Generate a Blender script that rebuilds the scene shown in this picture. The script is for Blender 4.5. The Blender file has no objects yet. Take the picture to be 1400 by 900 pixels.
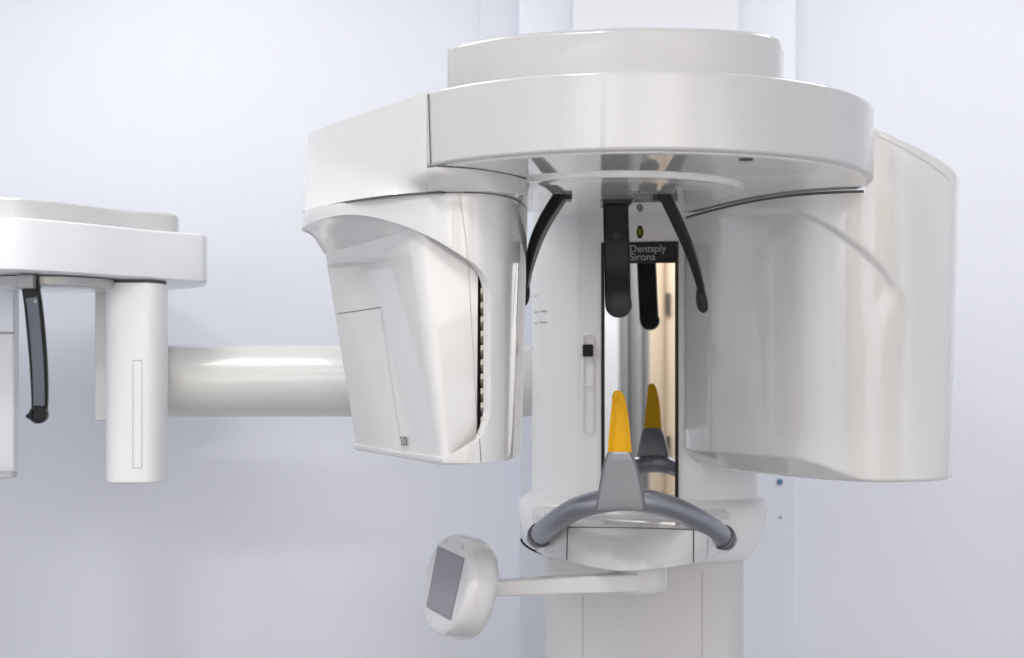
import bpy, bmesh, math, random
from mathutils import Vector, Matrix
from mathutils.bvhtree import BVHTree
random.seed(3)
scene = bpy.context.scene

# ---------------------------------------------------------------- camera
FX, YH, CZ = 1900.0, 500.0, 1.45          # focal length in photo pixels, horizon row, eye height (m)
cam_data = bpy.data.cameras.new('camera')
cam = bpy.data.objects.new('camera', cam_data)
scene.collection.objects.link(cam)
cam.location = (0, 0, CZ)
cam.rotation_euler = (math.pi / 2, 0, 0)
cam_data.sensor_width = 36.0
cam_data.lens = FX / 1400 * 36.0
cam_data.shift_y = (YH - 450) / 1400.0
cam_data.clip_start = 0.05
cam_data.clip_end = 100
cam_data.dof.use_dof = True
cam_data.dof.focus_distance = 1.92
cam_data.dof.aperture_fstop = 5.6
scene.camera = cam

# ---------------------------------------------------------------- world, lamps, exposure
world = bpy.data.worlds.new('World')
scene.world = world
world.use_nodes = True
world.node_tree.nodes['Background'].inputs[0].default_value = (0.80, 0.86, 1.0, 1)
world.node_tree.nodes['Background'].inputs[1].default_value = 0.05

def area_lamp(name, loc, target, sx, sy, power, col):
    l = bpy.data.lights.new(name, 'AREA')
    l.shape = 'RECTANGLE'; l.size = sx; l.size_y = sy
    l.energy = power; l.color = col
    o = bpy.data.objects.new(name, l)
    o.location = loc
    d = Vector(target) - Vector(loc)
    o.rotation_euler = d.to_track_quat('-Z', 'Y').to_euler()
    scene.collection.objects.link(o)
    return o
# ceiling panels of the room, all flush under the 2.6 m ceiling
area_lamp('ceiling_lamp', (0.35, 0.45, 2.585), (0.35, 0.45, 0), 0.45, 0.45, 1.5, (1.0, 0.985, 0.965))
area_lamp('ceiling_lamp', (-0.35, 0.80, 2.585), (-0.35, 0.80, 0), 0.3, 0.3, 10, (1.0, 0.985, 0.965))
area_lamp('ceiling_lamp', (-0.80, 1.95, 2.585), (-0.80, 1.95, 0), 0.6, 0.6, 8.5, (1.0, 0.985, 0.96))
area_lamp('ceiling_lamp', (1.15, 2.05, 2.585), (1.15, 2.05, 0), 0.6, 0.6, 7.0, (1.0, 0.985, 0.965))
# added fill lamps under the ceiling, bounced off the white wall behind the viewer
area_lamp('bounce_fill', (-0.9, -0.75, 2.56), (-0.9, -1.6, 0.75), 1.2, 0.3, 50, (1.0, 0.985, 0.965))
area_lamp('bounce_fill', (0.9, -0.75, 2.56), (0.9, -1.6, 0.75), 1.2, 0.3, 50, (1.0, 0.985, 0.965))

scene.view_settings.view_transform = 'Standard'
scene.view_settings.look = 'None'
scene.view_settings.gamma = 1.0
scene.view_settings.exposure = 0.23
scene.view_settings.use_curve_mapping = False
scene.render.engine = 'CYCLES'
scene.cycles.use_denoising = True
scene.cycles.max_bounces = 10
scene.cycles.diffuse_bounces = 6
scene.cycles.glossy_bounces = 6
scene.cycles.sample_clamp_indirect = 8

# ---------------------------------------------------------------- helpers
def at(px, py, d):
    """photo pixel + depth in metres -> world point"""
    return Vector(((px - 700) / FX * d, d, CZ + (YH - py) / FX * d))

def on_height(px, py, h):
    """photo pixel on a level plane h metres above the eye -> plan point"""
    d = FX * h / (YH - py)
    return ((px - 700) / FX * d, d)

def pix_ray(px, py):
    return Vector((0, 0, CZ)), Vector(((px - 700) / FX, 1, (YH - py) / FX)).normalized()

def mat(name, col, rough=0.4, metal=0.0, coat=0.0, coat_rough=0.05, emit=None, noise=0.0, nscale=6.0,
        bump=0.0, bscale=300.0, spec=0.5, rvar=0.0):
    m = bpy.data.materials.new(name); m.use_nodes = True
    nt = m.node_tree; b = nt.nodes['Principled BSDF']
    b.inputs['Base Color'].default_value = (*col, 1)
    b.inputs['Roughness'].default_value = rough
    b.inputs['Metallic'].default_value = metal
    b.inputs['Coat Weight'].default_value = coat
    b.inputs['Coat Roughness'].default_value = coat_rough
    b.inputs['Coat IOR'].default_value = 1.6
    b.inputs['Specular IOR Level'].default_value = spec
    tc = nt.nodes.new('ShaderNodeTexCoord')
    if noise > 0 or rvar > 0:
        n = nt.nodes.new('ShaderNodeTexNoise'); n.inputs['Scale'].default_value = nscale
        n.inputs['Detail'].default_value = 6
        nt.links.new(tc.outputs['Object'], n.inputs['Vector'])
    if noise > 0:
        mx = nt.nodes.new('ShaderNodeMix'); mx.data_type = 'RGBA'
        mx.inputs[6].default_value = (*[c * (1 - noise) for c in col], 1)
        mx.inputs[7].default_value = (*[min(1, c * (1 + noise)) for c in col], 1)
        nt.links.new(n.outputs['Fac'], mx.inputs[0])
        nt.links.new(mx.outputs[2], b.inputs['Base Color'])
    if rvar > 0:
        mr = nt.nodes.new('ShaderNodeMapRange')
        mr.inputs['To Min'].default_value = max(0, rough - rvar); mr.inputs['To Max'].default_value = rough + rvar
        nt.links.new(n.outputs['Fac'], mr.inputs['Value'])
        nt.links.new(mr.outputs['Result'], b.inputs['Roughness'])
    if bump > 0:
        n2 = nt.nodes.new('ShaderNodeTexNoise'); n2.inputs['Scale'].default_value = bscale
        n2.inputs['Detail'].default_value = 3
        nt.links.new(tc.outputs['Object'], n2.inputs['Vector'])
        bp = nt.nodes.new('ShaderNodeBump'); bp.inputs['Strength'].default_value = bump
        bp.inputs['Distance'].default_value = 0.001
        nt.links.new(n2.outputs['Fac'], bp.inputs['Height'])
        nt.links.new(bp.outputs['Normal'], b.inputs['Normal'])
    if emit:
        b.inputs['Emission Color'].default_value = (*emit[0], 1)
        b.inputs['Emission Strength'].default_value = emit[1]
    return m

M = dict(
    white=mat('gloss_white_lacquer', (0.515, 0.513, 0.517), 0.28, coat=0.85, coat_rough=0.03, noise=0.003, nscale=3),
    shell=mat('gloss_warm_white_shell', (0.665, 0.66, 0.655), 0.25, coat=1.0, coat_rough=0.02, noise=0.003, nscale=3),
    under=mat('polished_grey_white_underside', (0.86, 0.86, 0.855), 0.10, coat=1.0, coat_rough=0.02, noise=0.01),
    satin=mat('satin_white_plastic', (0.88, 0.88, 0.89), 0.38, coat=0.25, coat_rough=0.12, noise=0.004, nscale=3, bump=0.03, bscale=900),
    lower=mat('warm_grey_tray_shaded_paint', (0.66, 0.655, 0.645), 0.32, coat=0.3, coat_rough=0.1, noise=0.004),  # warm grey, darkened to carry the tray's shadow on the lower column
    cool=mat('satin_cool_white', (0.80, 0.82, 0.86), 0.35, coat=0.4, coat_rough=0.1, noise=0.015),
    tube=mat('ivory_tube_paint', (0.70, 0.70, 0.68), 0.28, coat=0.5, coat_rough=0.08, noise=0.02),
    wall=mat('cool_white_wall_paint', (0.81, 0.835, 0.905), 0.42, noise=0.01, nscale=1.5, bump=0.05, bscale=220, rvar=0.06),
    board=mat('pale_blue_white_board', (0.83, 0.87, 0.94), 0.3, noise=0.015, nscale=2),
    ceiling=mat('ceiling_paint', (0.80, 0.80, 0.80), 0.7, noise=0.02),
    floor=mat('grey_vinyl_floor', (0.30, 0.30, 0.31), 0.4, noise=0.04, nscale=4),
    seam=mat('dark_joint', (0.10, 0.10, 0.10), 0.7),
    softseam=mat('grey_joint', (0.42, 0.42, 0.43), 0.6),
    black=mat('black_plastic', (0.006, 0.006, 0.007), 0.30, spec=0.3, bump=0.05, bscale=700),
    pad=mat('dark_rubber_pad', (0.018, 0.019, 0.023), 0.5, spec=0.3, bump=0.08, bscale=500),
    steelblue=mat('dark_slate_plastic', (0.085, 0.10, 0.13), 0.4, coat=0.2, coat_rough=0.2),
    dark=mat('dark_recess', (0.05, 0.045, 0.04), 0.8),
    slat=mat('taupe_vent_plastic', (0.42, 0.39, 0.34), 0.4),
    silver=mat('silver_paint', (0.31, 0.32, 0.355), 0.30, metal=0.8, coat=0.1, coat_rough=0.2, noise=0.03, nscale=20, bump=0.02, bscale=900),
    silverblock=mat('satin_silver_paint', (0.22, 0.225, 0.245), 0.36, metal=0.6, coat=0.1, coat_rough=0.2, noise=0.05, nscale=40, bump=0.03, bscale=900),
    silverdark=mat('dark_silver_ring', (0.12, 0.12, 0.14), 0.4, metal=0.4),
    yellow=mat('yellow_plastic', (0.80, 0.42, 0.002), 0.4, spec=0.3, noise=0.03, nscale=30),
    mirror=mat('mirror_glass', (0.60, 0.605, 0.605), 0.012, metal=1.0),
    glass=mat('grey_display_glass', (0.25, 0.255, 0.285), 0.16, spec=0.4),
    print=mat('grey_print', (0.16, 0.16, 0.17), 0.6),
    logo=mat('light_grey_print', (0.45, 0.45, 0.47), 0.5),
    beige=mat('beige_laminate', (0.56, 0.46, 0.34), 0.5, noise=0.04, nscale=5),
    tan=mat('tan_frame_wood', (0.40, 0.31, 0.22), 0.5, noise=0.05, nscale=9),
    greyprof=mat('grey_steel_profile', (0.30, 0.305, 0.31), 0.35, metal=0.4),
    greypanel=mat('light_grey_panel', (0.52, 0.53, 0.55), 0.5),
    amber=mat('amber_lens', (0.30, 0.24, 0.03), 0.2),
    bluescrew=mat('blue_screw_head', (0.10, 0.22, 0.36), 0.4, metal=0.3),
)

COL = scene.collection
WORLD_LOC = {}
GEO = {}

def root(name, loc, label, cat):
    o = bpy.data.objects.new(name, None)
    o.empty_display_size = 0.1
    o.location = loc
    COL.objects.link(o)
    o['label'] = label; o['category'] = cat
    WORLD_LOC[o.name] = Vector(loc)
    return o

def finish(name, verts, faces, m, parent=None, smooth=True, bevel=0.0, seg=3, solid=0.0, angle=35, recalc=True):
    me = bpy.data.meshes.new(name)
    bm = bmesh.new()
    vs = [bm.verts.new(v) for v in verts]
    for f in faces:
        try:
            bm.faces.new([vs[i] for i in f])
        except ValueError:
            pass
    bmesh.ops.remove_doubles(bm, verts=bm.verts, dist=1e-6)
    if recalc:
        bmesh.ops.recalc_face_normals(bm, faces=bm.faces)
    return finish_bm(name, bm, m, parent, smooth, bevel, seg, solid, angle)

def finish_bm(name, bm, m, parent=None, smooth=True, bevel=0.0, seg=3, solid=0.0, angle=35):
    me = bpy.data.meshes.new(name)
    bm.verts.ensure_lookup_table()
    world_v = [v.co.copy() for v in bm.verts]
    bm.verts.index_update()
    polys = [[v.index for v in f.verts] for f in bm.faces]
    bm.to_mesh(me); bm.free()
    lo = Vector([min(v[i] for v in world_v) for i in range(3)])
    hi = Vector([max(v[i] for v in world_v) for i in range(3)])
    c = (lo + hi) / 2
    me.transform(Matrix.Translation(-c))
    o = bpy.data.objects.new(name, me)
    COL.objects.link(o)
    o.location = c
    WORLD_LOC[o.name] = c
    if parent is not None:
        o.parent = parent
        o.matrix_parent_inverse = Matrix.Translation(-WORLD_LOC[parent.name])
    me.materials.append(m)
    if smooth:
        me.polygons.foreach_set('use_smooth', [True] * len(me.polygons))
        me.set_sharp_from_angle(angle=math.radians(angle))
    if solid:
        s = o.modifiers.new('solid', 'SOLIDIFY'); s.thickness = solid; s.offset = -1.0
    if bevel:
        b = o.modifiers.new('bevel', 'BEVEL'); b.width = bevel; b.segments = seg
        b.limit_method = 'ANGLE'; b.angle_limit = math.radians(38); b.harden_normals = not solid
    if smooth and not bevel and not solid and len(me.polygons) < 20000:
        w = o.modifiers.new('weighted', 'WEIGHTED_NORMAL'); w.keep_sharp = True
    GEO[o.name] = (world_v, polys)
    return o

def cast(o, px, py):
    v, p = GEO[o.name]
    if not isinstance(p, BVHTree):
        p = BVHTree.FromPolygons(v, p); GEO[o.name] = (v, p)
    org, dr = pix_ray(px, py)
    loc, n, i, dist = p.ray_cast(org, dr)
    if loc is None:
        return None, None
    if n.dot(dr) > 0:
        n = -n
    return loc, n

def struct(o, kind='structure'):
    o['kind'] = kind
    return o

def box(name, lo, hi, m, parent=None, bevel=0.0, seg=2):
    x0, y0, z0 = lo; x1, y1, z1 = hi
    v = [(x0,y0,z0),(x1,y0,z0),(x1,y1,z0),(x0,y1,z0),(x0,y0,z1),(x1,y0,z1),(x1,y1,z1),(x0,y1,z1)]
    f = [(0,3,2,1),(4,5,6,7),(0,1,5,4),(1,2,6,5),(2,3,7,6),(3,0,4,7)]
    return finish(name, v, f, m, parent, True, bevel, seg)

def oriented_box(name, c, ax, ay, az, hx, hy, hz, m, parent=None, bevel=0.0, seg=2):
    v = []
    for sz in (-1, 1):
        for sx, sy in ((-1,-1),(1,-1),(1,1),(-1,1)):
            v.append(Vector(c) + ax*hx*sx + ay*hy*sy + az*hz*sz)
    f = [(0,3,2,1),(4,5,6,7),(0,1,5,4),(1,2,6,5),(2,3,7,6),(3,0,4,7)]
    return finish(name, v, f, m, parent, True, bevel, seg)

def loft(name, rings, m, parent=None, closed=True, caps=True, bevel=0.0, seg=3, angle=35, smooth=True, solid=0.0):
    n = len(rings[0]); v = []; f = []
    for r in rings:
        v += [Vector(p) for p in r]
    for k in range(len(rings) - 1):
        for i in range(n if closed else n - 1):
            j = (i + 1) % n
            f.append((k*n+i, k*n+j, (k+1)*n+j, (k+1)*n+i))
    if caps and closed:
        f.append(tuple(range(n))[::-1])
        f.append(tuple(range((len(rings)-1)*n, len(rings)*n)))
    return finish(name, v, f, m, parent, smooth, bevel, seg, solid, angle)

def spline(pts, n=12, closed=False):
    """Catmull-Rom through points of any dimension"""
    P = [Vector(p) for p in pts]; out = []
    N = len(P)
    rng = N if closed else N - 1
    for i in range(rng):
        if closed:
            a, b, c, d = P[(i-1) % N], P[i], P[(i+1) % N], P[(i+2) % N]
        else:
            b, c = P[i], P[i+1]
            a = P[i-1] if i > 0 else b + (b - c)
            d = P[i+2] if i + 2 < N else c + (c - b)
        for k in range(n):
            t = k / n
            out.append(0.5 * ((2*b) + (c - a)*t + (2*a - 5*b + 4*c - d)*t*t + (3*b - a - 3*c + d)*t**3))
    if not closed:
        out.append(P[-1])
    return out

class Curve2:
    """plan curve with arc length"""
    def __init__(self, pts):
        self.p = [Vector(p[:2]) for p in pts]
        self.s = [0.0]
        for a, b in zip(self.p, self.p[1:]):
            self.s.append(self.s[-1] + (b - a).length)
        self.L = self.s[-1]
    def at(self, s):
        s = min(max(s, 0), self.L - 1e-9)
        lo, hi = 0, len(self.s) - 1
        while hi - lo > 1:
            mid = (lo + hi) // 2
            if self.s[mid] <= s: lo = mid
            else: hi = mid
        t = (s - self.s[lo]) / max(1e-12, self.s[hi] - self.s[lo])
        return self.p[lo].lerp(self.p[hi], t)
    def normal(self, s):
        e = 0.004
        d = (self.at(min(s + e, self.L)) - self.at(max(s - e, 0))).normalized()
        return Vector((d.y, -d.x))      # to the right of travel
    def s_of_px(self, px, smax=None):
        k = (px - 700) / FX
        best = None
        for i in range(len(self.p) - 1):
            a, b = self.p[i], self.p[i+1]
            fa, fb = a.x - k*a.y, b.x - k*b.y
            if fa * fb <= 0 and fa != fb:
                t = fa / (fa - fb)
                q = a.lerp(b, t)
                s = self.s[i] + t * (self.s[i+1] - self.s[i])
                if best is None or q.y < best[1]:
                    best = (s, q.y)
        if best is None:
            best = min(((self.s[i], abs(p.x - k*p.y)) for i, p in enumerate(self.p)), key=lambda q: q[1])
            return best[0], self.at(best[0]).y
        return best
    def sz(self, px, py):
        s, d = self.s_of_px(px)
        return (s, CZ + (YH - py) / FX * d)

def plate(name, outline, curve, m, parent=None, thick=0.03, ds=0.008, bevel=0.0015, seg=3, dz=None, warp=None):
    """flat outline in (arc length, z) wrapped on an upright plan curve, given thickness"""
    bm = bmesh.new()
    vs = [bm.verts.new((p[0], p[1], 0)) for p in outline]
    bm.faces.new(vs)
    s0 = min(p[0] for p in outline); s1 = max(p[0] for p in outline)
    k = max(1, int((s1 - s0) / ds))
    for i in range(1, k):
        x = s0 + (s1 - s0) * i / k
        bmesh.ops.bisect_plane(bm, geom=bm.verts[:] + bm.edges[:] + bm.faces[:], plane_co=(x, 0, 0), plane_no=(1, 0, 0), dist=1e-7)
    if dz:
        z0 = min(p[1] for p in outline); z1 = max(p[1] for p in outline)
        k = int((z1 - z0) / dz)
        for i in range(1, k):
            z = z0 + (z1 - z0) * i / k
            bmesh.ops.bisect_plane(bm, geom=bm.verts[:] + bm.edges[:] + bm.faces[:], plane_co=(0, z, 0), plane_no=(0, 1, 0), dist=1e-7)
    for v in bm.verts:
        q = curve.at(v.co.x)
        v.co = Vector((q.x, q.y, v.co.y))
        if warp: v.co = warp(v.co)
    bmesh.ops.recalc_face_normals(bm, faces=bm.faces)
    bm.faces.ensure_lookup_table()
    # face outward: same side as curve normal
    f = max(bm.faces, key=lambda f: f.calc_area())
    c = f.calc_center_median()
    sb = min(curve.s, key=lambda s: (curve.at(s) - Vector((c.x, c.y))).length)
    nn = curve.normal(sb)
    if f.normal.x * nn.x + f.normal.y * nn.y < 0:
        bmesh.ops.reverse_faces(bm, faces=bm.faces)
    return finish_bm(name, bm, m, parent, True, bevel, seg, thick, 50)

def tube(name, pts, radii, m, parent=None, nseg=20, closed_caps=True):
    P = [Vector(p) for p in pts]
    rings = []
    up = Vector((0, 0, 1))
    t0 = (P[1] - P[0]).normalized()
    nrm = t0.cross(up)
    if nrm.length < 1e-3: nrm = t0.cross(Vector((0, 1, 0)))
    nrm.normalize()
    for i, p in enumerate(P):
        t = (P[min(i+1, len(P)-1)] - P[max(i-1, 0)]).normalized()
        nrm = (nrm - t * nrm.dot(t)).normalized()
        bn = t.cross(nrm)
        r = radii[i] if hasattr(radii, '__len__') else radii
        rings.append([p + (nrm*math.cos(a) + bn*math.sin(a)) * r for a in [2*math.pi*k/nseg for k in range(nseg)]])
    return loft(name, rings, m, parent, True, closed_caps, 0.0)

def ribbon(name, pxs, surf, m, parent, width=0.0012, lift=0.0004, dense=10, thick=None):
    """thin joint strip lying on a surface, along a polyline of photo pixels"""
    pts = []
    for a, b in zip(pxs, pxs[1:]):
        for k in range(dense):
            t = k / dense
            pts.append((a[0] + (b[0]-a[0])*t, a[1] + (b[1]-a[1])*t))
    pts.append(pxs[-1])
    L = []
    for p in pts:
        loc, n = cast(surf, *p)
        if loc is not None:
            L.append((loc + n*lift, n))
    if len(L) < 2: return None
    v = []; f = []
    for i, (p, n) in enumerate(L):
        t = (L[min(i+1, len(L)-1)][0] - L[max(i-1, 0)][0]).normalized()
        sd = t.cross(n).normalized() * width / 2
        v += [p - sd, p + sd]
        if i: f.append((2*i-2, 2*i-1, 2*i+1, 2*i))
    return finish(name, v, f, m, parent, True)

def text_mesh(name, s, loc, right, up, size, m, parent, depth=0.0003):
    cu = bpy.data.curves.new(name, 'FONT'); cu.body = s; cu.size = size; cu.extrude = depth; cu.offset = 0.0003 if len(s) < 4 else 0.0
    cu.space_line = 0.8
    cu.space_character = 1.35 if len(s) < 4 else 1.0
    o = bpy.data.objects.new(name, cu); COL.objects.link(o)
    bpy.context.view_layer.update()
    dg = bpy.context.evaluated_depsgraph_get()
    me = bpy.data.meshes.new_from_object(o.evaluated_get(dg))
    bpy.data.objects.remove(o)
    right = Vector(right).normalized(); up = Vector(up); up = (up - right*up.dot(right)).normalized()
    nz = right.cross(up)
    mw = Matrix(((right.x, up.x, nz.x, loc[0]), (right.y, up.y, nz.y, loc[1]), (right.z, up.z, nz.z, loc[2]), (0,0,0,1)))
    me.transform(mw)
    v = [x.co.copy() for x in me.vertices]; f = [list(p.vertices) for p in me.polygons]
    return finish(name, v, f, m, parent, False, recalc=False)

def disc_on(name, loc, n, r, h, m, parent, seg=24, sx=1.0, bevel=0.0, up=Vector((0,0,1))):
    n = Vector(n).normalized()
    a = up.cross(n)
    if a.length < 1e-3: a = Vector((1,0,0))
    a.normalize(); b = n.cross(a)
    rings = []
    for t in (-0.002, h):
        rings.append([Vector(loc) + n*t + (a*math.cos(q)*r*sx + b*math.sin(q)*r) for q in [2*math.pi*k/seg for k in range(seg)]])
    return loft(name, rings, m, parent, bevel=bevel, seg=2)

# ================================================================ setting
WY = 2.95
struct(box('floor', (-2.3, -1.7, -0.1), (2.1, WY + 0.1, 0), M['floor']))
struct(box('ceiling', (-2.3, -1.7, 2.6), (2.1, WY + 0.1, 2.7), M['ceiling']))
wall_back = struct(box('wall_back', (-2.3, WY, 0.0), (2.1, WY + 0.1, 2.6), M['wall']))
struct(box('wall_left', (-2.4, -1.7, 0), (-2.3, WY + 0.1, 2.6), M['wall']))
struct(box('wall_right', (2.1, -1.7, 0), (2.2, WY + 0.1, 2.6), M['wall']))
struct(box('wall_rear', (-2.3, -1.7, 0), (2.1, -1.6, 2.6), M['ceiling']))

# vertical joint in the wall lining left of the column
jx = (655 - 700) / FX * WY
ws = box('wall_panel', (jx + 0.002, WY - 0.012, 0.0), ((716 - 700) / FX * WY, WY - 0.001, 2.599), M['wall'], wall_back, 0.002)

# board behind the unit with a raised cover strip, screwed on
d1 = 2.86
board = box('mounting_board', ((709 - 700)/FX*d1, d1, 0.004), ((1088 - 700)/FX*d1, WY - 0.002, 2.596), M['board'], None, 0.003)
board['label'] = 'pale blue-white wall board standing upright behind the big scanner column'
board['category'] = 'wall board'
d2 = 2.80
box('cover_strip', ((783 - 700)/FX*d2, d2, 0.006), ((1010 - 700)/FX*d2, d1 - 0.001, 2.594), M['cool'], board, 0.003)
for (px, py, r, mm) in ((1066, 659, 0.0062, 'bluescrew'), (1067, 707, 0.003, 'softseam')):
    disc_on('screw', at(px, py, d1), (0, -1, 0), r, 0.003, M[mm], board, 16, bevel=0.0008)

# ================================================================ the unit
K = 0.925
C = Vector((0.160, 1.955)); R = 0.338
HT, HR, HD, HG = 0.344, 0.250, 0.243, 0.231       # ring top, ring rim, centre disc, head joint (above eye)
unit = root('dental_scanner', (0.25, 2.5, 0), 'large glossy white panoramic dental X-ray scanner with black head supports, fills the right half', 'dental scanner')

def circ(r, h, n=160, c=C):
    return [Vector((c.x + r*math.cos(2*math.pi*k/n), c.y + r*math.sin(2*math.pi*k/n), CZ + h)) for k in range(n)]

# rotating ring: bottom bowl edge, rim, top
prof = [(0.05, HR + 0.002), (0.20, HR + 0.002), (R - 0.030, HR + 0.001), (R - 0.007, HR + 0.0005)]
for k in range(0, 9):
    a = math.radians(-90 + 90 * k / 8)
    prof.append((R - 0.005 + 0.005*math.cos(a), HR + 0.0055 + 0.005*math.sin(a)))
for k in range(0, 6):
    a = math.radians(90 * k / 5)
    prof.append((R - 0.004 + 0.004*math.cos(a), HT - 0.004 + 0.004*math.sin(a)))
prof += [(R - 0.02, HT), (0.05, HT)]
ring = loft('rotating_ring', [circ(r, h) for r, h in prof], M['white'], unit, angle=60)
# polished underside sheet of the ring
under = loft('ring_underside', [circ(0.03, HR - 0.003), circ(R - 0.014, HR - 0.002), circ(R - 0.010, HR - 0.0005), circ(R - 0.010, HR + 0.0015)], M['under'], ring, angle=40)
# stationary centre disc
CD = Vector((0.145, 1.975)); RD = 0.185
cdisc = loft('centre_disc', [circ(0.02, HD - 0.003, c=CD), circ(RD - 0.028, HD - 0.003, c=CD), circ(RD - 0.020, HD - 0.0005, c=CD), circ(RD - 0.003, HD - 0.0005, c=CD), circ(RD, HD + 0.001, c=CD), circ(RD, HR, c=CD)], M['under'], unit, angle=25)
p, n = at(1020, 219, FX*(HR-0.003)/281), Vector((0,0,-1))
disc_on('underside_hole', p, n, 0.0085, 0.0006, M['seam'], ring, 20, sx=1.0, up=Vector((0,1,0)))

# stationary cover above the ring
HC = 0.475 * K
front = [on_height(612, 64, HC), on_height(640, 57, HC), on_height(700, 47, HC), on_height(830, 38, HC), on_height(930, 37.5, HC), on_height(1000, 40, HC), on_height(1045, 45, HC), on_height(1066, 53, HC), on_height(1072, 66, HC)]
plan = spline(front, 8)
plan += [Vector((plan[-1].x + 0.01, 2.1)), Vector((0.40, 2.6)), Vector((0.03, 2.6)), Vector((plan[0].x - 0.0, 2.1))]
def inset(pl, k, c=(0.15, 2.2)):
    c = Vector(c)
    return [p + (c - p).normalized() * k for p in pl]
tr = [[(q.x, q.y, CZ + h) for q in inset(plan, i)] for i, h in ((0.012, HT + 0.001), (0.0, HT + 0.004), (0.0, HC - 0.006), (0.0012, HC - 0.002), (0.005, HC), (0.03, HC))]
top_cover = loft('top_cover', tr, M['white'], unit, angle=55)

KL, HGL = 0.889, 0.222
# ---- extension of the ring towards the left head
tp = [on_height(x, y, HT) for x, y in ((420, 188), (421, 184), (440, 175.5), (465, 165.5), (500, 153.5), (540, 140.5), (587, 126.5))]
bp = [on_height(x, y, HGL) for x, y in ((415, 291), (416, 289), (435, 284), (462, 277.5), (500, 271), (545, 265.5), (603, 261.5))]
tpc = spline(tp, 6); bpc = spline(bp, 6)
backp = [Vector((-0.02, 1.86)), Vector((0.0, 2.1)), Vector((-0.22, 2.2))]
NR = 30
rings = []
for k in range(NR + 1):
    t = k / NR
    h = HGL + (HT - HGL) * t
    w = t
    ringp = []
    for i_, (a, b) in enumerate(zip(tpc, bpc)):
        u = i_ / (len(tpc) - 1)
        span = 1 - 0.77 * (u * u * (3 - 2 * u))
        w = min(1.0, t / span); w = w * (2 - w) if u > 0.3 else w + (w * (2 - w) - w) * u / 0.3
        q = b.lerp(a, w)
        dv = q - C
        if u > 0.2 and dv.length < R + 0.0008:
            g = max(0.0, min(1.0, (h - HGL) / (HR - HGL))); g = g * g * (3 - 2 * g) * min(1.0, (u - 0.2) / 0.3)
            q = C + dv.normalized() * (dv.length + (R + 0.0008 - dv.length) * g)
        ringp.append(q)
    rings.append([(q.x, q.y, CZ + h) for q in ringp + backp])
ext = loft('ring_extension', rings, M['shell'], unit, bevel=0.002, angle=50)
tube('gap_shade', [(q.x, q.y + 0.0012, CZ + HGL - 0.0008) for q in bpc[2:]], 0.0013, M['seam'], ext, 8)  # dark tube in place of the shade in the head gap
ribbon('seam', [(586.5, 129), (588, 180), (589.5, 225)], ring, M['seam'], ring, 0.0022, 0.0010)

# ---- neck between ring and left head
nb = spline([on_height(x, y, HGL) for x, y in ((584, 262.6), (600, 261.6), (625, 260.5), (660, 261), (700, 264), (722, 269))], 5)
nt_ = spline([on_height(x, y, HR - 0.003) for x, y in ((584, 230.4), (598, 229), (628, 230), (660, 233), (700, 240), (721, 245.5))], 5)
ntail = [Vector((0.025, 2.0)), Vector((-0.02, 2.2)), Vector((-0.15, 2.1))]
loft('head_neck', [[(q.x, q.y, CZ + HGL + (HR - 0.003 - HGL)*t) for q in [b.lerp(a, t*(2 - t)) + Vector((0, -0.0012)) for a, b in zip(nt_, nb)] + ntail] for t in [k/6 for k in range(7)]], M['shell'], unit, bevel=0.0012, angle=50)
tube('neck_gap_shade', [(q.x, q.y + 0.002, CZ + HR - 0.0028) for q in nt_[5:]], 0.0019, M['seam'], ring, 8)  # dark tube painted in for the shadow gap under the ring

# ================================================================ left head (with the 3D mark)
headL = bpy.data.objects.new('sensor_head', None)
COL.objects.link(headL); headL.empty_display_size = 0.05
hl_loc = Vector((-0.12, 1.95, CZ - 0.13))
headL.location = hl_loc; WORLD_LOC[headL.name] = hl_loc
headL.parent = unit; headL.matrix_parent_inverse = Matrix.Translation(-WORLD_LOC[unit.name])
headL['label'] = 'wedge-shaped head with vent slot hanging from the left of the ring'

cl = [(-0.344, 2.40), (-0.348, 2.32), (-0.338, 2.25), (-0.30, 2.165), (-0.219, 2.083), (-0.149, 2.022), (-0.094, 1.998), (-0.045, 2.004), (-0.012, 2.040), (0.008, 2.10), (0.020, 2.18), (0.0255, 2.26), (0.018, 2.34), (-0.01, 2.40)]
CL = Curve2(spline([(x*KL, y*KL) for x, y in cl], 90))
ZT = CZ + HGL - 0.0015
ZB = CZ - 0.1405 * KL
arch = [(411, 316), (417, 309), (428, 303.5), (445, 298), (465, 294.5), (485, 294), (510, 297), (540, 305), (565, 314), (595, 328), (625, 346), (648, 361), (660, 373), (667, 386), (670.5, 402), (671, 440), (671, 500), (671, 555), (669.5, 570), (666, 581), (657, 597), (640, 608), (620, 619), (606, 627)]
sarch = spline(arch, 4)
aw = [CL.sz(p.x, p.y) for p in sarch]
s_end = CL.L - 0.005
sK = CL.s_of_px(605.5)[0]
s0 = aw[0][0] - 0.035
outline = [(s0, ZT), (s_end, ZT), (s_end, ZB), (sK, ZB)] + aw[::-1] + [(aw[0][0] - 0.012, aw[0][1] + 0.004), (s0, aw[0][1] + 0.02)]
shellL = plate('outer_shell', outline, CL, M['shell'], headL, 0.014, 0.004, 0.0016, 3, dz=0.008,
               warp=lambda v: Vector((v.x - 0.009*max(0, min(1, (v.x + 0.010)/0.025))*(ZT - v.z)/(ZT - ZB), v.y, v.z)))

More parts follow.
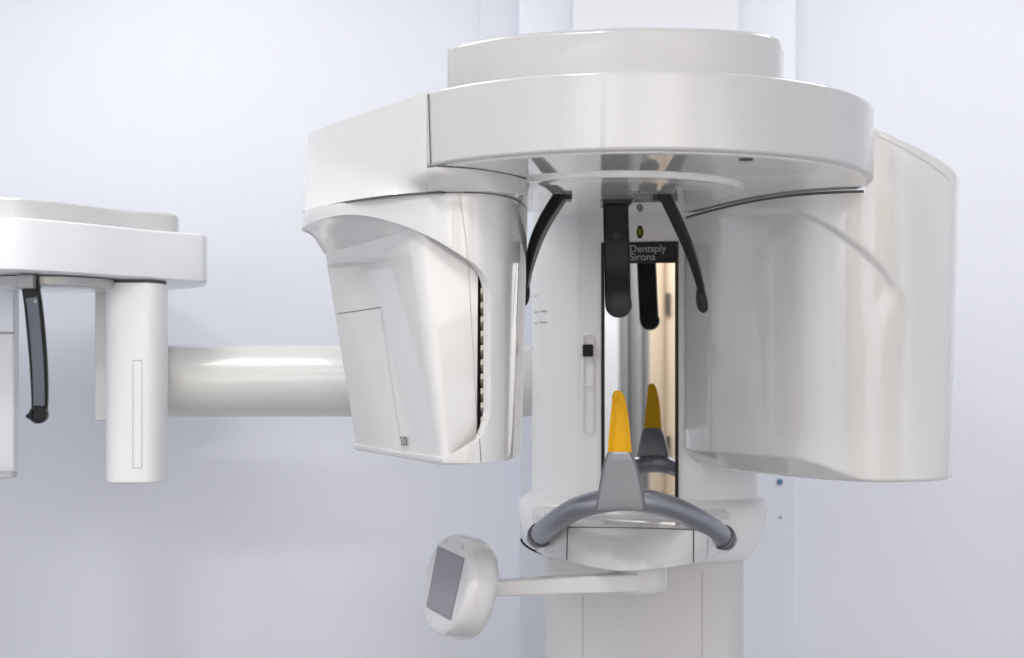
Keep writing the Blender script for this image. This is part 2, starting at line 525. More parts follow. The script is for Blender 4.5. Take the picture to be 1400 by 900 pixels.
# cover panel: leaning wedge
def prow(z, Lp, Kp, Rp, R2, zz):
    L_, K_, R_, R2_ = [Vector(q) * KL for q in (Lp, Kp, Rp, R2)]
    pts = [L_ + Vector((0.10, 0.10)), L_ + Vector((0.012, 0.022))] 
    rr = 0.10
    a = K_ + (L_ - K_) * 0.06; b = K_ + (R_ - K_) * 0.24
    pts += [L_]
    pts += [L_.lerp(a, t) for t in (0.33, 0.66)]
    for k in range(9):
        t = k / 8
        pts.append(a*(1-t)**2 + K_*2*t*(1-t) + b*t*t)
    pts += [b.lerp(R_, 0.5), R_, R2_, R2_ + Vector((-0.02, 0.15))]
    return [(q.x, q.y, zz) for q in pts]
rows = []
zb, zt = CZ - 0.131*KL, CZ + 0.238*KL
for k in range(13):
    t = k / 12
    def mixp(a, b): return (a[0] + (b[0]-a[0])*t, a[1] + (b[1]-a[1])*t)
    rows.append(prow(t, mixp((-0.262, 2.335), (-0.325, 2.363)), mixp((-0.0995, 2.004), (-0.151, 2.034)), mixp((-0.0520, 2.034), (-0.0490, 2.034)), mixp((-0.048, 2.06), (-0.046, 2.06)), zb + (zt - zb)*t))
panel = loft('cover_panel', rows, M['shell'], headL, bevel=0.0, angle=40)

# recess ceiling between arch edge and panel
A = [p for p in sarch if p.x <= 560]
va = []
for p_ in A:
    s, z = CL.sz(p_.x, p_.y)
    q = CL.at(s); nn = CL.normal(s)
    va.append(Vector((q.x, q.y, z)) - Vector((nn.x, nn.y, 0)) * 0.0008)
Bpx = spline([(443, 347), (462, 342.5), (490, 334), (520, 325.5), (545, 318.5), (562, 314.5)], 16)
vb = []
for k in range(len(va)):
    q = Bpx[int(round(k * (len(Bpx) - 1) / (len(va) - 1)))]
    loc, n = cast(panel, q.x, q.y)
    if loc is None: loc = vb[-1] if vb else at(q.x, q.y, 2.36*KL)
    vb.append(loc)
NV = 8; vv = []; ff = []
for j in range(NV + 1):
    t = j / NV
    for a, b in zip(va, vb):
        p_ = a.lerp(b, t); p_.z += 0.008 * math.sin(math.pi * t)
        vv.append(p_)
n_ = len(va)
for j in range(NV):
    for i in range(n_ - 1):
        ff.append((j*n_+i, j*n_+i+1, (j+1)*n_+i+1, (j+1)*n_+i))
finish('recess_ceiling', vv, ff, M['shell'], headL, True)

# bottom lip under the panel
bl = [Vector(q)*KL for q in ((-0.2655, 2.338), (-0.180, 2.157), (-0.118, 2.031), (-0.106, 2.009), (-0.0965, 1.999), (-0.085, 1.9985))]
bl2 = bl + [Vector((-0.02, 2.05))*KL, Vector((-0.03, 2.25))*KL, Vector((-0.16, 2.34))*KL]
cc = (-0.10, 2.05)
lr = [[(q.x, q.y, CZ + h*KL) for q in inset(bl2, i, cc)] for i, h in ((0.010, -0.1435), (0.003, -0.1425), (0.0, -0.1385), (0.0, -0.1325), (0.0015, -0.131))]
loft('bottom_lip', lr, M['shell'], headL, angle=60)

# vent: dark recess and single slats
sv, dv = CL.s_of_px(667)
vp = at(667, 480, dv)
box('vent_recess', (at(652, 480, 2.075*KL).x, 2.078*KL, at(667, 600, dv).z), (at(684, 480, 2.1*KL).x, 2.082*KL, at(667, 372, dv).z), M['dark'], headL)
for k in range(11):
    y = 383 + k * 19.6
    dd = 2.028 * KL
    x0, x1 = at(657, y, dd).x, at(676, y, dd).x
    oriented_box('vent_slat', (( x0 + x1)/2, dd + 0.009, at(667, y, dd).z), Vector((1,0,0)), Vector((0,0.9,-0.43)).normalized(), Vector((0,0.43,0.9)).normalized(), (x1-x0)/2, 0.012, 0.0042, M['slat'], headL, 0.0006)

# fine joints and print
ribbon('seam', [(628, 266), (636, 320), (639, 354)], shellL, M['softseam'], shellL, 0.0010)
ribbon('seam', [(655.5, 600), (657.5, 632)], shellL, M['seam'], shellL, 0.0010)
ribbon('seam', [(640, 358), (648, 500), (653, 597)], panel, M['softseam'], panel, 0.0010)
ribbon('seam', [(462, 429), (492, 425), (521, 420)], panel, M['seam'], panel, 0.0012)
ribbon('seam', [(521, 420), (535, 520), (547, 598)], panel, M['softseam'], panel, 0.0008)
loc, n = cast(panel, 550, 609)
rt = (cast(panel, 560, 609)[0] - loc).normalized()
upv = cast(panel, 550, 595)[0] - loc
text_mesh('printed_mark', '3D', loc + n*0.0024, rt, upv, 0.0175, M['print'], panel)

KR, HGR = 0.983, 0.2455
# ================================================================ right head
headR = bpy.data.objects.new('tube_head', None)
COL.objects.link(headR); headR.empty_display_size = 0.05
hr_loc = Vector((0.45, 2.0, CZ - 0.15)); headR.location = hr_loc; WORLD_LOC[headR.name] = hr_loc
headR.parent = unit; headR.matrix_parent_inverse = Matrix.Translation(-WORLD_LOC[unit.name])
headR['label'] = 'broad glossy head with rounded corner hanging from the right of the ring'
cr = [(0.40, 2.46), (0.318, 2.43), (0.2935, 2.37), (0.303, 2.30), (0.342, 2.169), (0.374, 2.092), (0.412, 2.036), (0.460, 2.004), (0.515, 1.990), (0.575, 1.994), (0.625, 2.02), (0.653, 2.065), (0.6685, 2.13), (0.6685, 2.24), (0.63, 2.38), (0.52, 2.46)]
crs = spline([(x*KR, y*KR) for x, y in cr], 40, closed=True)
crs.append(crs[0].copy())
CR = Curve2(crs)
zA = CZ + HGR - 0.0025
zBt = CZ - 0.1676 * KR
sstar, _ = CR.s_of_px(1183)
s_sil = min(range(len(CR.p)), key=lambda i: -(CR.p[i].x / CR.p[i].y))
s_sil = CR.s[s_sil]
def interp(x, xs, ys):
    if x <= xs[0]: return ys[0]
    for a, b, c, d in zip(xs, xs[1:], ys, ys[1:]):
        if x <= b: return c + (d - c) * (x - a) / (b - a)
    return ys[-1]
def sm(x, a, b):
    t = min(1, max(0, (x - a) / (b - a))); return t*t*(3 - 2*t)
# arch ridge (soft step) and under-chamfer, given in (s, z)
ridge = [CR.sz(x, y) for x, y in ((957, 302), (985, 296), (1020, 291), (1055, 289), (1085, 291), (1115, 301), (1150, 322), (1185, 348), (1205, 367), (1216, 384), (1221, 402), (1222, 440))]
ridge = [(p.x, p.y) for p in spline([(a, b) for a, b in ridge], 4)]
s_line = ridge[-1][0]
chs = [CR.sz(x, y) for x, y in ((946, 615.5), (1000, 620), (1060, 624), (1085, 626), (1115, 634), (1150, 646), (1185, 658), (1200, 660))]
def zcham(s):
    return interp(s, [c[0] for c in chs], [c[1] for c in chs]) if s <= chs[-1][0] else zBt - 1
rs = [r[0] for r in ridge]; rz = [r[1] for r in ridge]
def disp(s, z):
    d = 0.0
    # field under the arch lies a few millimetres deeper; its step is crisp along the arch and melts away downwards
    if rs[0] - 0.03 < s < s_line + 0.12:
        sd = None; best = 1e9
        for i in range(len(ridge) - 1):
            ax, az = ridge[i]; bx, bz = ridge[i+1]
            vx, vz = bx-ax, bz-az
            t = min(1, max(0, ((s-ax)*vx + (z-az)*vz) / (vx*vx + vz*vz + 1e-12)))
            dd = math.hypot(ax+vx*t-s, az+vz*t-z)
            if dd < best:
                best = dd
                sd = dd if (vx*(z-az) - vz*(s-ax)) > 0 else -dd
        if z < ridge[-1][1]:
            sd = s - s_line
        low = max(0.0, ridge[-8][1] - z)
        w = 0.0042 + min(0.10, 0.75 * low)
        depth = 0.0052 * sm(s, rs[0] + 0.02, rs[0] + 0.20)
        d += depth * (1 - sm(sd, -w, w))
    zc = zcham(s)
    if z < zc and zc - zBt > 0.0005:
        d += (zc - z) * 0.95
    e = z - zBt
    if e < 0.0055:
        d += 0.0055 - math.sqrt(max(0, 0.0055**2 - (0.0055 - e)**2))
    return d
NS, NZ = 480, 190
verts = []; faces = []
ss = [CR.L * i / NS for i in range(NS)]
k0 = min(range(NS), key=lambda i: abs(ss[i] - sstar)); ss[k0] = sstar
zs = [zBt + 0.0055*(1 - math.cos(math.pi/2*k/5)) for k in range(5)] + [zBt + 0.0055 + (zA - zBt - 0.0055)*k/NZ for k in range(NZ + 1)]
def surf(s, z, lean=0.0):
    q = CR.at(s); nn = CR.normal(s)
    if nn.dot(q - Vector((0.48*KR, 2.2*KR))) < 0: nn = -nn
    d = disp(s, z)
    lean = 0.010 * (z - zBt) / (zA - zBt) * sm(q.x, 0.52, 0.62)
    return Vector((q.x - nn.x*d + lean, q.y - nn.y*d, z))
for z in zs:
    for s in ss:
        verts.append(surf(s, z))
for j in range(len(zs) - 1):
    for i in range(NS):
        faces.append((j*NS+i, j*NS+(i+1) % NS, (j+1)*NS+(i+1) % NS, (j+1)*NS+i))
faces.append(tuple(range(NS))[::-1])
faces.append(tuple(range((len(zs)-1)*NS, len(zs)*NS)))
# raised outer collar hugging the ring
topc = [CR.sz(x, y) for x, y in ((1183, 172), (1205, 182.5), (1225, 191.5), (1245, 202), (1265, 214), (1285, 228), (1298, 240), (1304, 248))]
tsx = [t[0] for t in topc]; tsz = [t[1] for t in topc]
s_b1 = CR.s_of_px(1304)[0]
ssB = [sstar + (s_b1 + 0.25 - sstar) * i / 70 for i in range(71)]
NB = 14
base = len(verts)
for j in range(NB + 1):
    for s in ssB:
        zt_ = interp(s, tsx, tsz) if s <= tsx[-1] else max(tsz[-1] - 0.4*(s - tsx[-1]), zA + 0.01)
        p_ = surf(min(s, CR.L - 1e-4), zA + (zt_ - zA) * j / NB)
        verts.append(p_)
mB = len(ssB)
for j in range(NB):
    for i in range(mB - 1):
        faces.append((base+j*mB+i, base+j*mB+i+1, base+(j+1)*mB+i+1, base+(j+1)*mB+i))
# rounded top lip running inwards to the ring
base2 = len(verts)
for j, (inn, up) in enumerate(((0.0, 0.0), (0.0012, 0.0028), (0.004, 0.0042), (0.02, 0.006), (0.05, 0.008))):
    for i, s in enumerate(ssB):
        v = verts[base + NB*mB + i].copy()
        d_ = (Vector((C.x, C.y)) - Vector((v.x, v.y)))
        room = max(0.0, d_.length - R - 0.002)
        d_.normalize(); w_ = min(inn, room)
        verts.append(Vector((v.x + d_.x*w_, v.y + d_.y*w_, v.z + up * (w_/inn if inn else 0))))
for j in range(4):
    for i in range(mB - 1):
        faces.append((base2+j*mB+i, base2+j*mB+i+1, base2+(j+1)*mB+i+1, base2+(j+1)*mB+i))
bodyR = finish('head_body', verts, faces, M['shell'], headR, True, angle=48)
ribbon('seam', [(1199, 186), (1225, 198), (1245, 208.5), (1265, 220.5), (1285, 234.5), (1298, 247)], bodyR, M['softseam'], bodyR, 0.0009)
loc, n = cast(bodyR, 1247, 583); disc_on('pinhole', loc, n, 0.0008, 0.0003, M['seam'], bodyR, 10)
# dark tube standing in for the shadow gap between ring and right head
jl = spline([(938, 298), (970, 289), (1000, 281), (1040, 272.5), (1080, 266.5), (1120, 263), (1160, 262), (1181, 262)], 6)
jp = []
for q in jl:
    s, d_ = CR.s_of_px(q.x); w_ = CR.at(s); nn = CR.normal(s)
    if nn.dot(w_ - Vector((0.48*KR, 2.2*KR))) < 0: nn = -nn
    jp.append(Vector((w_.x - nn.x*0.0005, w_.y - nn.y*0.0005, CZ + HGR - 0.0002)))
tube('gap_shade', jp, 0.0020, M['seam'], bodyR, 8)


# ================================================================ column
NC = Vector((-0.161, -0.987, 0)).normalized()
RC = Vector((0.987, -0.161, 0)).normalized()
MC = Vector((0.217, 2.36, CZ))
def cp(t, o, h=0.0):
    """column frame: t right, o towards the viewer, h above eye"""
    return MC + RC*t + NC*o + Vector((0, 0, h))
def cplan(pts):
    return [((MC + RC*t + NC*o).x, (MC + RC*t + NC*o).y) for t, o in pts]
half = [(0.0, 0.0), (0.104, 0.0), (0.110, -0.0015), (0.116, -0.0045), (0.150, -0.016), (0.178, -0.032), (0.192, -0.052), (0.198, -0.085), (0.198, -0.27), (0.19, -0.30)]
prof_c = [(-t, o) for t, o in half[::-1]] + half[1:]
pc = cplan(prof_c)
col_up = loft('column', [[(x, y, CZ + h) for x, y in pc] for h in (-0.30, -0.20, 0.0, 0.2, 0.44)], M['satin'], unit, angle=30, bevel=0.002)
lo_half = [(0.0, -0.012), (0.088, -0.014), (0.14, -0.024), (0.165, -0.045), (0.174, -0.08), (0.174, -0.27), (0.165, -0.30)]
pl = cplan([(-t, o) for t, o in lo_half[::-1]] + lo_half[1:])
col_lo = loft('lower_column', [[(x, y, z) for x, y in pl] for z in (0.0, 0.6, CZ - 0.29)], M['lower'], unit, angle=40, bevel=0.003)
ribbon('seam', [(797, 815), (797, 860), (797, 899)], col_lo, M['softseam'], col_lo, 0.0011)
ribbon('seam', [(960, 782), (960, 840), (960, 899)], col_lo, M['softseam'], col_lo, 0.0011)

# mirror with black frame set in the column
def cbox(name, t0, t1, o0, o1, h0, h1, m, parent, bevel=0.0):
    return oriented_box(name, cp((t0+t1)/2, (o0+o1)/2, (h0+h1)/2), RC, NC, Vector((0,0,1)), (t1-t0)/2, (o1-o0)/2, (h1-h0)/2, m, parent, bevel)
hT, hB = (500-331)/FX*2.36, (500-692)/FX*2.36
mir = cbox('mirror', -0.0595, 0.0595, -0.01, 0.0022, hB + 0.012, hT - 0.036, M['mirror'], col_up)
cbox('mirror_frame', -0.0655, -0.0595, -0.01, 0.0042, hB, hT, M['black'], col_up, 0.001)
cbox('mirror_frame', 0.0595, 0.0655, -0.01, 0.0042, hB, hT, M['black'], col_up, 0.001)
fr = cbox('mirror_frame', -0.0595, 0.0595, -0.01, 0.0040, hT - 0.0365, hT, M['pad'], col_up, 0.001)
cbox('mirror_frame', -0.0595, 0.0595, -0.01, 0.0040, hB, hB + 0.012, M['black'], col_up, 0.001)
text_mesh('printed_mark', 'Dentsply\nSirona', cp(-0.0170, 0.0046, hT - 0.0175), RC, (0,0,1), 0.0172, M['logo'], fr)

# light window over the mirror
loc, n = cast(col_up, 875, 317.5)
disc_on('light_window', loc, n, 0.0110, 0.002, M['black'], col_up, 24, sx=0.52, bevel=0.0006)
disc_on('light_lens', loc + n*0.0021, n, 0.0055, 0.0008, M['amber'], col_up, 20, sx=0.45)

# left slider: groove, black knob, small stop; right one shows only as a dark slot
def crounded(name, px0, px1, py0, py1, surf_o, m, parent, depth, lift, rad=0.5, n=8):
    a, na = cast(surf_o, (px0+px1)/2, (py0+py1)/2)
    d = a.y
    w = (px1-px0)/FX*d/2; h = (py1-py0)/FX*d/2; r = min(w, h)*2*rad
    r = min(r, w*0.999, h*0.999)
    pts = []
    for cx, cz, a0 in ((w-r, h-r, 0), (-w+r, h-r, 90), (-w+r, -h+r, 180), (w-r, -h+r, 270)):
        for k in range(n+1):
            q = math.radians(a0 + 90*k/n)
            pts.append((cx + r*math.cos(q), cz + r*math.sin(q)))
    rt = Vector((0,0,1)).cross(na); rt = -rt if rt.x < 0 else rt
    rings = [[a + rt*x + Vector((0,0,1))*z + na*t for x, z in pts] for t in (-depth, lift)]
    return loft(name, rings, m, parent, bevel=min(0.0008, lift*0.4) if lift > 0.0006 else 0.0), a, na, rt
def groove(px0, px1, py0, py1, wall_px, m_in):
    """raised rounded rim around a shaded floor"""
    a, na = cast(col_up, (px0+px1)/2, (py0+py1)/2)
    d = a.y; w = (px1-px0)/FX*d/2; h = (py1-py0)/FX*d/2
    rt = Vector((0,0,1)).cross(na); rt = -rt if rt.x < 0 else rt
    def outl(ww, hh, r):
        pts = []
        for cx, cz, a0 in ((ww-r, hh-r, 0), (-ww+r, hh-r, 90), (-ww+r, -hh+r, 180), (ww-r, -hh+r, 270)):
            for k in range(9):
                q = math.radians(a0 + 90*k/8)
                pts.append((cx + r*math.cos(q), cz + r*math.sin(q)))
        return pts
    o1 = outl(w + 0.002, h + 0.002, w*0.7 + 0.002); o2 = outl(w + 0.0006, h + 0.0006, w*0.7); o3 = outl(w - 0.001, h - 0.001, w*0.6)
    rings = []
    for pts, t in ((o1, 0.0002), (o2, 0.0026), (o3, 0.0024), (o3, 0.0004)):
        rings.append([a + rt*x + Vector((0,0,1))*z + na*t for x, z in pts])
    return loft('slider_rim', rings, M['satin'], col_up, caps=False, angle=60)
groove(797.5, 811.5, 458, 592, 0, None)
crounded('slider_knob', 797, 811.5, 471, 488, col_up, M['black'], col_up, 0.001, 0.008, 0.15)
crounded('slider_stop', 798, 811, 525, 529, col_up, M['satin'], col_up, 0.001, 0.0032, 0.3)
crounded('slider_slot', 939.5, 942.5, 470, 591, col_up, M['seam'], col_up, 0.001, 0.0010, 0.5)
for (x0, x1, y) in ((731, 734, 405), (731, 736, 427), (739, 748, 426), (731, 735, 442), (738, 748, 441)):
    loc, n = cast(col_up, (x0+x1)/2, y)
    if loc is not None:
        rt = Vector((0,0,1)).cross(n); rt = -rt if rt.x < 0 else rt
        oriented_box('printed_mark', loc, rt, n, Vector((0,0,1)), (x1-x0)/FX*loc.y/2/max(0.3, rt.x), 0.0004, 0.0014, M['softseam'], col_up)
for px, py in ((728, 476), (724, 499)):
    loc, n = cast(col_up, px, py)
    if loc is not None:
        disc_on('small_stud', loc, n, 0.0022, 0.001, M['white'], col_up, 12)

# collar around the column at tray height
def superplan(hw, of, ob, n=64, ex=3.2):
    pts = []
    for k in range(n):
        a = 2*math.pi*k/n
        c_, s_ = math.cos(a), math.sin(a)
        x = hw*math.copysign(abs(c_)**(2/ex), c_); y = math.copysign(abs(s_)**(2/ex), s_)
        pts.append((x, (of+ob)/2 + y*(of-ob)/2))
    return pts
rings = []
for hw, of, h in ((0.196, 0.000, -0.226), (0.206, 0.012, -0.2285), (0.214, 0.022, -0.234), (0.2175, 0.028, -0.242), (0.218, 0.032, -0.254), (0.2155, 0.034, -0.272), (0.210, 0.034, -0.290), (0.203, 0.029, -0.310), (0.194, 0.020, -0.326), (0.186, 0.010, -0.3335), (0.17, -0.005, -0.336)):
    rings.append([(x, y, CZ + h) for x, y in cplan([(t_ - 0.003, o_) for t_, o_ in superplan(hw, of, -0.26)])])
collar = loft('column_collar', rings, M['satin'], unit, angle=60)

# ---------------------------------------------------------------- tray with drawer
zt_, zb_ = -0.2400, -0.2985
topo = [(0.034, 2.300), (0.046, 2.205), (0.0815, 2.125), (0.161, 2.105), (0.272, 2.085), (0.328, 2.150), (0.352, 2.245)]
boto = [(0.030, 2.310), (0.042, 2.220), (0.0840, 2.120), (0.162, 2.022), (0.274, 2.098), (0.330, 2.190), (0.362, 2.270)]
tc_ = spline(topo, 10); bc_ = spline(boto, 10)
backs = [Vector((0.36, 2.42)), Vector((0.05, 2.45))]
rings = []
NTR = 12
for k in range(NTR + 1):
    t = k / NTR
    bow = math.sin(math.pi * t) * 0.006
    rg = []
    for a, b in zip(tc_, bc_):
        q = b.lerp(a, t); q.y -= bow
        rg.append((q.x, q.y, CZ + zb_ + (zt_ - zb_)*t))
    rg += [(q.x, q.y, CZ + zb_ + (zt_ - zb_)*t) for q in backs]
    rings.append(rg)
tray = loft('tray', rings, M['shell'], unit, bevel=0.004, seg=4, angle=45)
ribbon('drawer_joint', [(775, 767.5), (775.5, 745), (776.5, 721)], tray, M['seam'], tray, 0.0022, 0.0006)
ribbon('drawer_joint', [(776, 721), (820, 721.5), (860, 722), (905, 723), (948, 724.5)], tray, M['seam'], tray, 0.0018, 0.0006)
ribbon('drawer_joint', [(948, 724.5), (948, 750), (948, 771)], tray, M['seam'], tray, 0.0024, 0.0006)
ribbon('seam', [(747, 735), (747, 758)], tray, M['softseam'], tray, 0.0010)
ribbon('seam', [(968, 735), (967, 765)], tray, M['softseam'], tray, 0.0010)
# thin insert on top of the tray below the mirror
cbox('tray_insert', -0.075, 0.075, 0.008, 0.19, zt_ - 0.004, zt_ + 0.006, M['cool'], tray, 0.003)
# black cable hook at the left tip
hk = [at(x, y, 2.25) for x, y in ((709, 738), (711, 743), (718, 749.5), (728, 755), (738, 758.5))]
tube('edge_hook', [p_ + Vector((0.004, -0.01, 0.003)) for p_ in spline(hk, 5)], 0.0018, M['black'], tray, 10)

# ---------------------------------------------------------------- hand grip and chin rest
gp = [(734, 736, 2.190), (752, 719, 2.115), (778, 701, 2.055), (806, 689.5, 2.015), (848, 683, 1.998), (885, 685, 2.005), (915, 693, 2.035), (945, 706, 2.075), (972, 722, 2.12), (994, 739, 2.165)]
gpts = spline([at(*g) for g in gp], 8)
grip = tube('hand_grip', gpts, 0.0168, M['silver'], unit, 28)
for e, nx in ((gpts[2], gpts[6]), (gpts[-3], gpts[-7])):
    dr = (nx - e).normalized()
    ringv = []
    up_ = Vector((0,0,1)); a_ = up_.cross(dr).normalized(); b_ = dr.cross(a_)
    prof_r = ((0.0172, -0.004), (0.0196, -0.003), (0.0196, 0.003), (0.0172, 0.004))
    rings = [[e + dr*t + (a_*math.cos(2*math.pi*k/28) + b_*math.sin(2*math.pi*k/28))*r for k in range(28)] for r, t in prof_r]
    loft('grip_ring', rings, M['silverdark'], grip, caps=False, angle=50)

chin = bpy.data.objects.new('chin_rest', None); COL.objects.link(chin); chin.empty_display_size = 0.04
ch_loc = at(848, 702, 1.97); chin.location = ch_loc; WORLD_LOC[chin.name] = ch_loc
chin.parent = unit; chin.matrix_parent_inverse = Matrix.Translation(-WORLD_LOC[unit.name])
def rrect(w0, w1, o0, o1, r, n=6):
    pts = []
    for cx, cy, a0 in ((w1-r, o1-r, 0), (w0+r, o1-r, 90), (w0+r, o0+r, 180), (w1-r, o0+r, 270)):
        for k in range(n+1):
            q = math.radians(a0 + 90*k/n)
            pts.append((cx + r*math.cos(q), cy + r*math.sin(q)))
    return pts
def stack(rows_, m, parent, name, axis_px, d, bev=0.0, ang=50):
    rings = []
    for (x0, x1, y, o0, o1, r) in rows_:
        dd = d
        z = CZ + (YH - y)/FX*dd
        w0 = (x0 - axis_px)/FX*dd; w1 = (x1 - axis_px)/FX*dd
        cx = (axis_px - 700)/FX*dd
        rings.append([tuple(Vector((cx, dd, 0)) + RC*x - NC*o*-1 + Vector((0,0,z))) for x, o in rrect(w0, w1, o0, o1, r)])
    return loft(name, rings, m, parent, bevel=bev, angle=ang)
# rows: left px, right px, row, back offset, front offset, corner radius (offsets along column normal)
stack([(817, 877, 699, -0.030, -0.002, 0.004), (815, 880, 698, -0.034, 0.001, 0.006), (814.5, 880.5, 692, -0.036, 0.002, 0.006), (816.5, 878.5, 676, -0.035, 0.0005, 0.006), (820, 875, 655, -0.032, -0.001, 0.006), (825, 868, 632, -0.026, -0.002, 0.005), (828.5, 863.5, 622, -0.022, -0.003, 0.004), (831, 862, 618.5, -0.020, -0.005, 0.004)], M['silverblock'], chin, 'bite_holder', 848, 1.965)
yb = stack([(830, 863, 619, -0.017, -0.006, 0.003), (830.5, 862.5, 612, -0.017, -0.0045, 0.003), (832, 860.5, 590, -0.0165, -0.0045, 0.003), (834, 858.5, 570, -0.016, -0.0045, 0.003), (835.5, 855.5, 552, -0.015, -0.0045, 0.003), (836, 853, 543, -0.0145, -0.0035, 0.003), (837.5, 850.5, 537.5, -0.0135, -0.003, 0.003), (840, 848, 534.5, -0.012, -0.005, 0.002)], M['yellow'], chin, 'bite_piece', 848, 1.965)
# raised rim on the face of the bite piece
def rim_path(pxs, d, r, name, m):
    pts = spline([at(x, y, d) for x, y in pxs], 6)
    return tube(name, pts, r, m, yb, 10)
rim_path([(832, 617), (833.5, 595), (836, 568), (838, 550), (842, 541), (848, 543.5), (853.5, 553), (857, 572), (859.5, 595), (861, 617)], 1.9615, 0.0014, 'bite_rim', M['yellow'])
for sx in (-0.0095, 0.0095):
    b_ = Vector(((848-700)/FX*1.965, 1.965, CZ + (YH-672)/FX*1.965)) + RC*sx - NC*0.034
    disc_on('holder_screw', b_, -NC, 0.0042, 0.0012, M['silverdark'], chin, 14)

# ---------------------------------------------------------------- head supports hanging from the disc
def strap(name, pts, widths, thick, side, m, parent, tipr=None):
    """flat bar along a path; side = width direction"""
    P = [Vector(p) for p in pts]; rings = []
    for i, p_ in enumerate(P):
        t = (P[min(i+1, len(P)-1)] - P[max(i-1, 0)]).normalized()
        s_ = (side - t*side.dot(t)).normalized(); n_ = t.cross(s_)
        w = widths[i]/2; th = thick[i]/2 if hasattr(thick, '__len__') else thick/2
        c = min(0.0025, w*0.4, th*0.7)
        rings.append([p_ + s_*a + n_*b for a, b in ((-w+c,-th),(w-c,-th),(w,-th+c),(w,th-c),(w-c,th),(-w+c,th),(-w,th-c),(-w,-th+c))])
    return loft(name, rings, m, parent, bevel=0.0006, seg=2, angle=40)
dF = 2.02
fpx = [(842, 262), (842, 290), (843, 330), (844, 370), (844.5, 400), (845, 416)]
fp = spline([at(x, y, d) for (x, y), d in zip(fpx, (2.03, 2.03, 2.025, 2.02, 2.012, 2.01))], 5)
w_f = [0.0385 + 0.0005*i/len(fp) for i in range(len(fp))]
fore = strap('forehead_support', fp, [0.0370]*len(fp), 0.012, RC, M['black'], unit)
pd = at(845.5, 416.5, 2.002)
rings = [[pd + NC*t + RC*math.cos(2*math.pi*k/32)*r + Vector((0,0,1))*math.sin(2*math.pi*k/32)*r for k in range(32)] for r, t in ((0.0175, -0.012), (0.0190, -0.010), (0.0190, 0.003), (0.0178, 0.005), (0.008, 0.0058))]
loft('forehead_pad', rings, M['pad'], fore, angle=60)
disc_on('screw_cap', at(843.5, 322.5, 2.0185), NC, 0.0065, 0.0018, M['pad'], fore, 20, bevel=0.0006)
sk = FX*(HD-0.003)/(500-266)
box('support_bracket', (at(822, 270, 2.03).x, 2.005, CZ + 0.2335), (at(862, 270, 2.03).x, 2.06, CZ + HD - 0.001), M['black'], fore, 0.002)
# temple supports: curved blades
def temple(pxs, ds, wds, ths, name):
    p_ = spline([at(x, y, d) for (x, y), d in zip(pxs, ds)], 6)
    n_ = len(p_)
    W = [interp(i/(n_-1), [k/(len(wds)-1) for k in range(len(wds))], wds) for i in range(n_)]
    T = [interp(i/(n_-1), [k/(len(ths)-1) for k in range(len(ths))], ths) for i in range(n_)]
    return strap(name, p_, W, T, Vector((0.25, 0.97, 0)), M['black'], unit)
tr_ = temple([(905, 259), (913, 275), (927, 305), (940, 335), (950, 363), (957, 388), (961, 408)], [1.955, 1.957, 1.962, 1.97, 1.98, 1.99, 2.0], [0.026, 0.026, 0.025, 0.024, 0.022, 0.020, 0.018], [0.016, 0.0165, 0.016, 0.0145, 0.0125, 0.0105, 0.0095], 'temple_support')
tl_ = temple([(770, 262), (761, 277), (747, 300), (735, 325), (727, 350), (721, 375), (717, 400)], [1.955, 1.965, 1.99, 2.02, 2.05, 2.075, 2.09], [0.026, 0.026, 0.025, 0.024, 0.022, 0.020, 0.018], [0.016, 0.0165, 0.016, 0.0145, 0.0125, 0.0105, 0.0095], 'temple_support')
def tip(px, py, parent, sx, dd=1.995):
    c = at(px, py, dd); rings = []
    for k in range(13):
        u = -1 + 2*k/12
        z = u*0.0205
        r = math.sqrt(max(0.0, 1 - u*u))*0.0088*(1 + 0.25*u*-1) + 0.0006
        rings.append([c + Vector((math.cos(a)*r*0.88 + sx*0.003*(-u), math.sin(a)*r*1.25, z)) for a in [2*math.pi*j/20 for j in range(20)]])
    loft('temple_tip', rings, M['pad'], parent, angle=60)
tip(959, 409, tr_, 1); tip(717, 402, tl_, -1, 2.09)
for (x, y, p_) in ((904, 261, tr_), (769, 264, tl_)):
    q = at(x, y, 1.965)
    box('support_bracket', (q.x - 0.013, q.y - 0.016, CZ + HD - 0.010), (q.x + 0.013, q.y + 0.016, CZ + HD - 0.002), M['black'], p_, 0.0015)

# ---------------------------------------------------------------- control console on its swing arm
hub_c = at(872, 795, 2.115)
rings = []
for r, h in ((0.030, -0.0495), (0.042, -0.0475), (0.0465, -0.043), (0.0475, -0.030), (0.0475, 0.004)):
    rings.append([Vector((hub_c.x + r*math.cos(2*math.pi*k/48), hub_c.y + 0.02 + r*math.sin(2*math.pi*k/48), CZ + zb_ + h)) for k in range(48)])
swing = loft('swing_hub', rings, M['shell'], unit, angle=60)
a0, a1 = at(676, 803.5, 2.035), at(868, 795.5, 2.10)
ax = (a1 - a0).normalized(); ay = Vector((0,0,1)).cross(ax).normalized(); az = ax.cross(ay)
rings = []
for t, hh in ((0.0, 0.0118), (0.3, 0.0125), (0.7, 0.0135), (1.0, 0.0145)):
    c = a0.lerp(a1, t)
    rings.append([c + ay*x + az*z for x, z in rrect(-0.014, 0.014, -hh, hh, 0.004, 4)])
loft('swing_arm', rings, M['shell'], swing, angle=50)

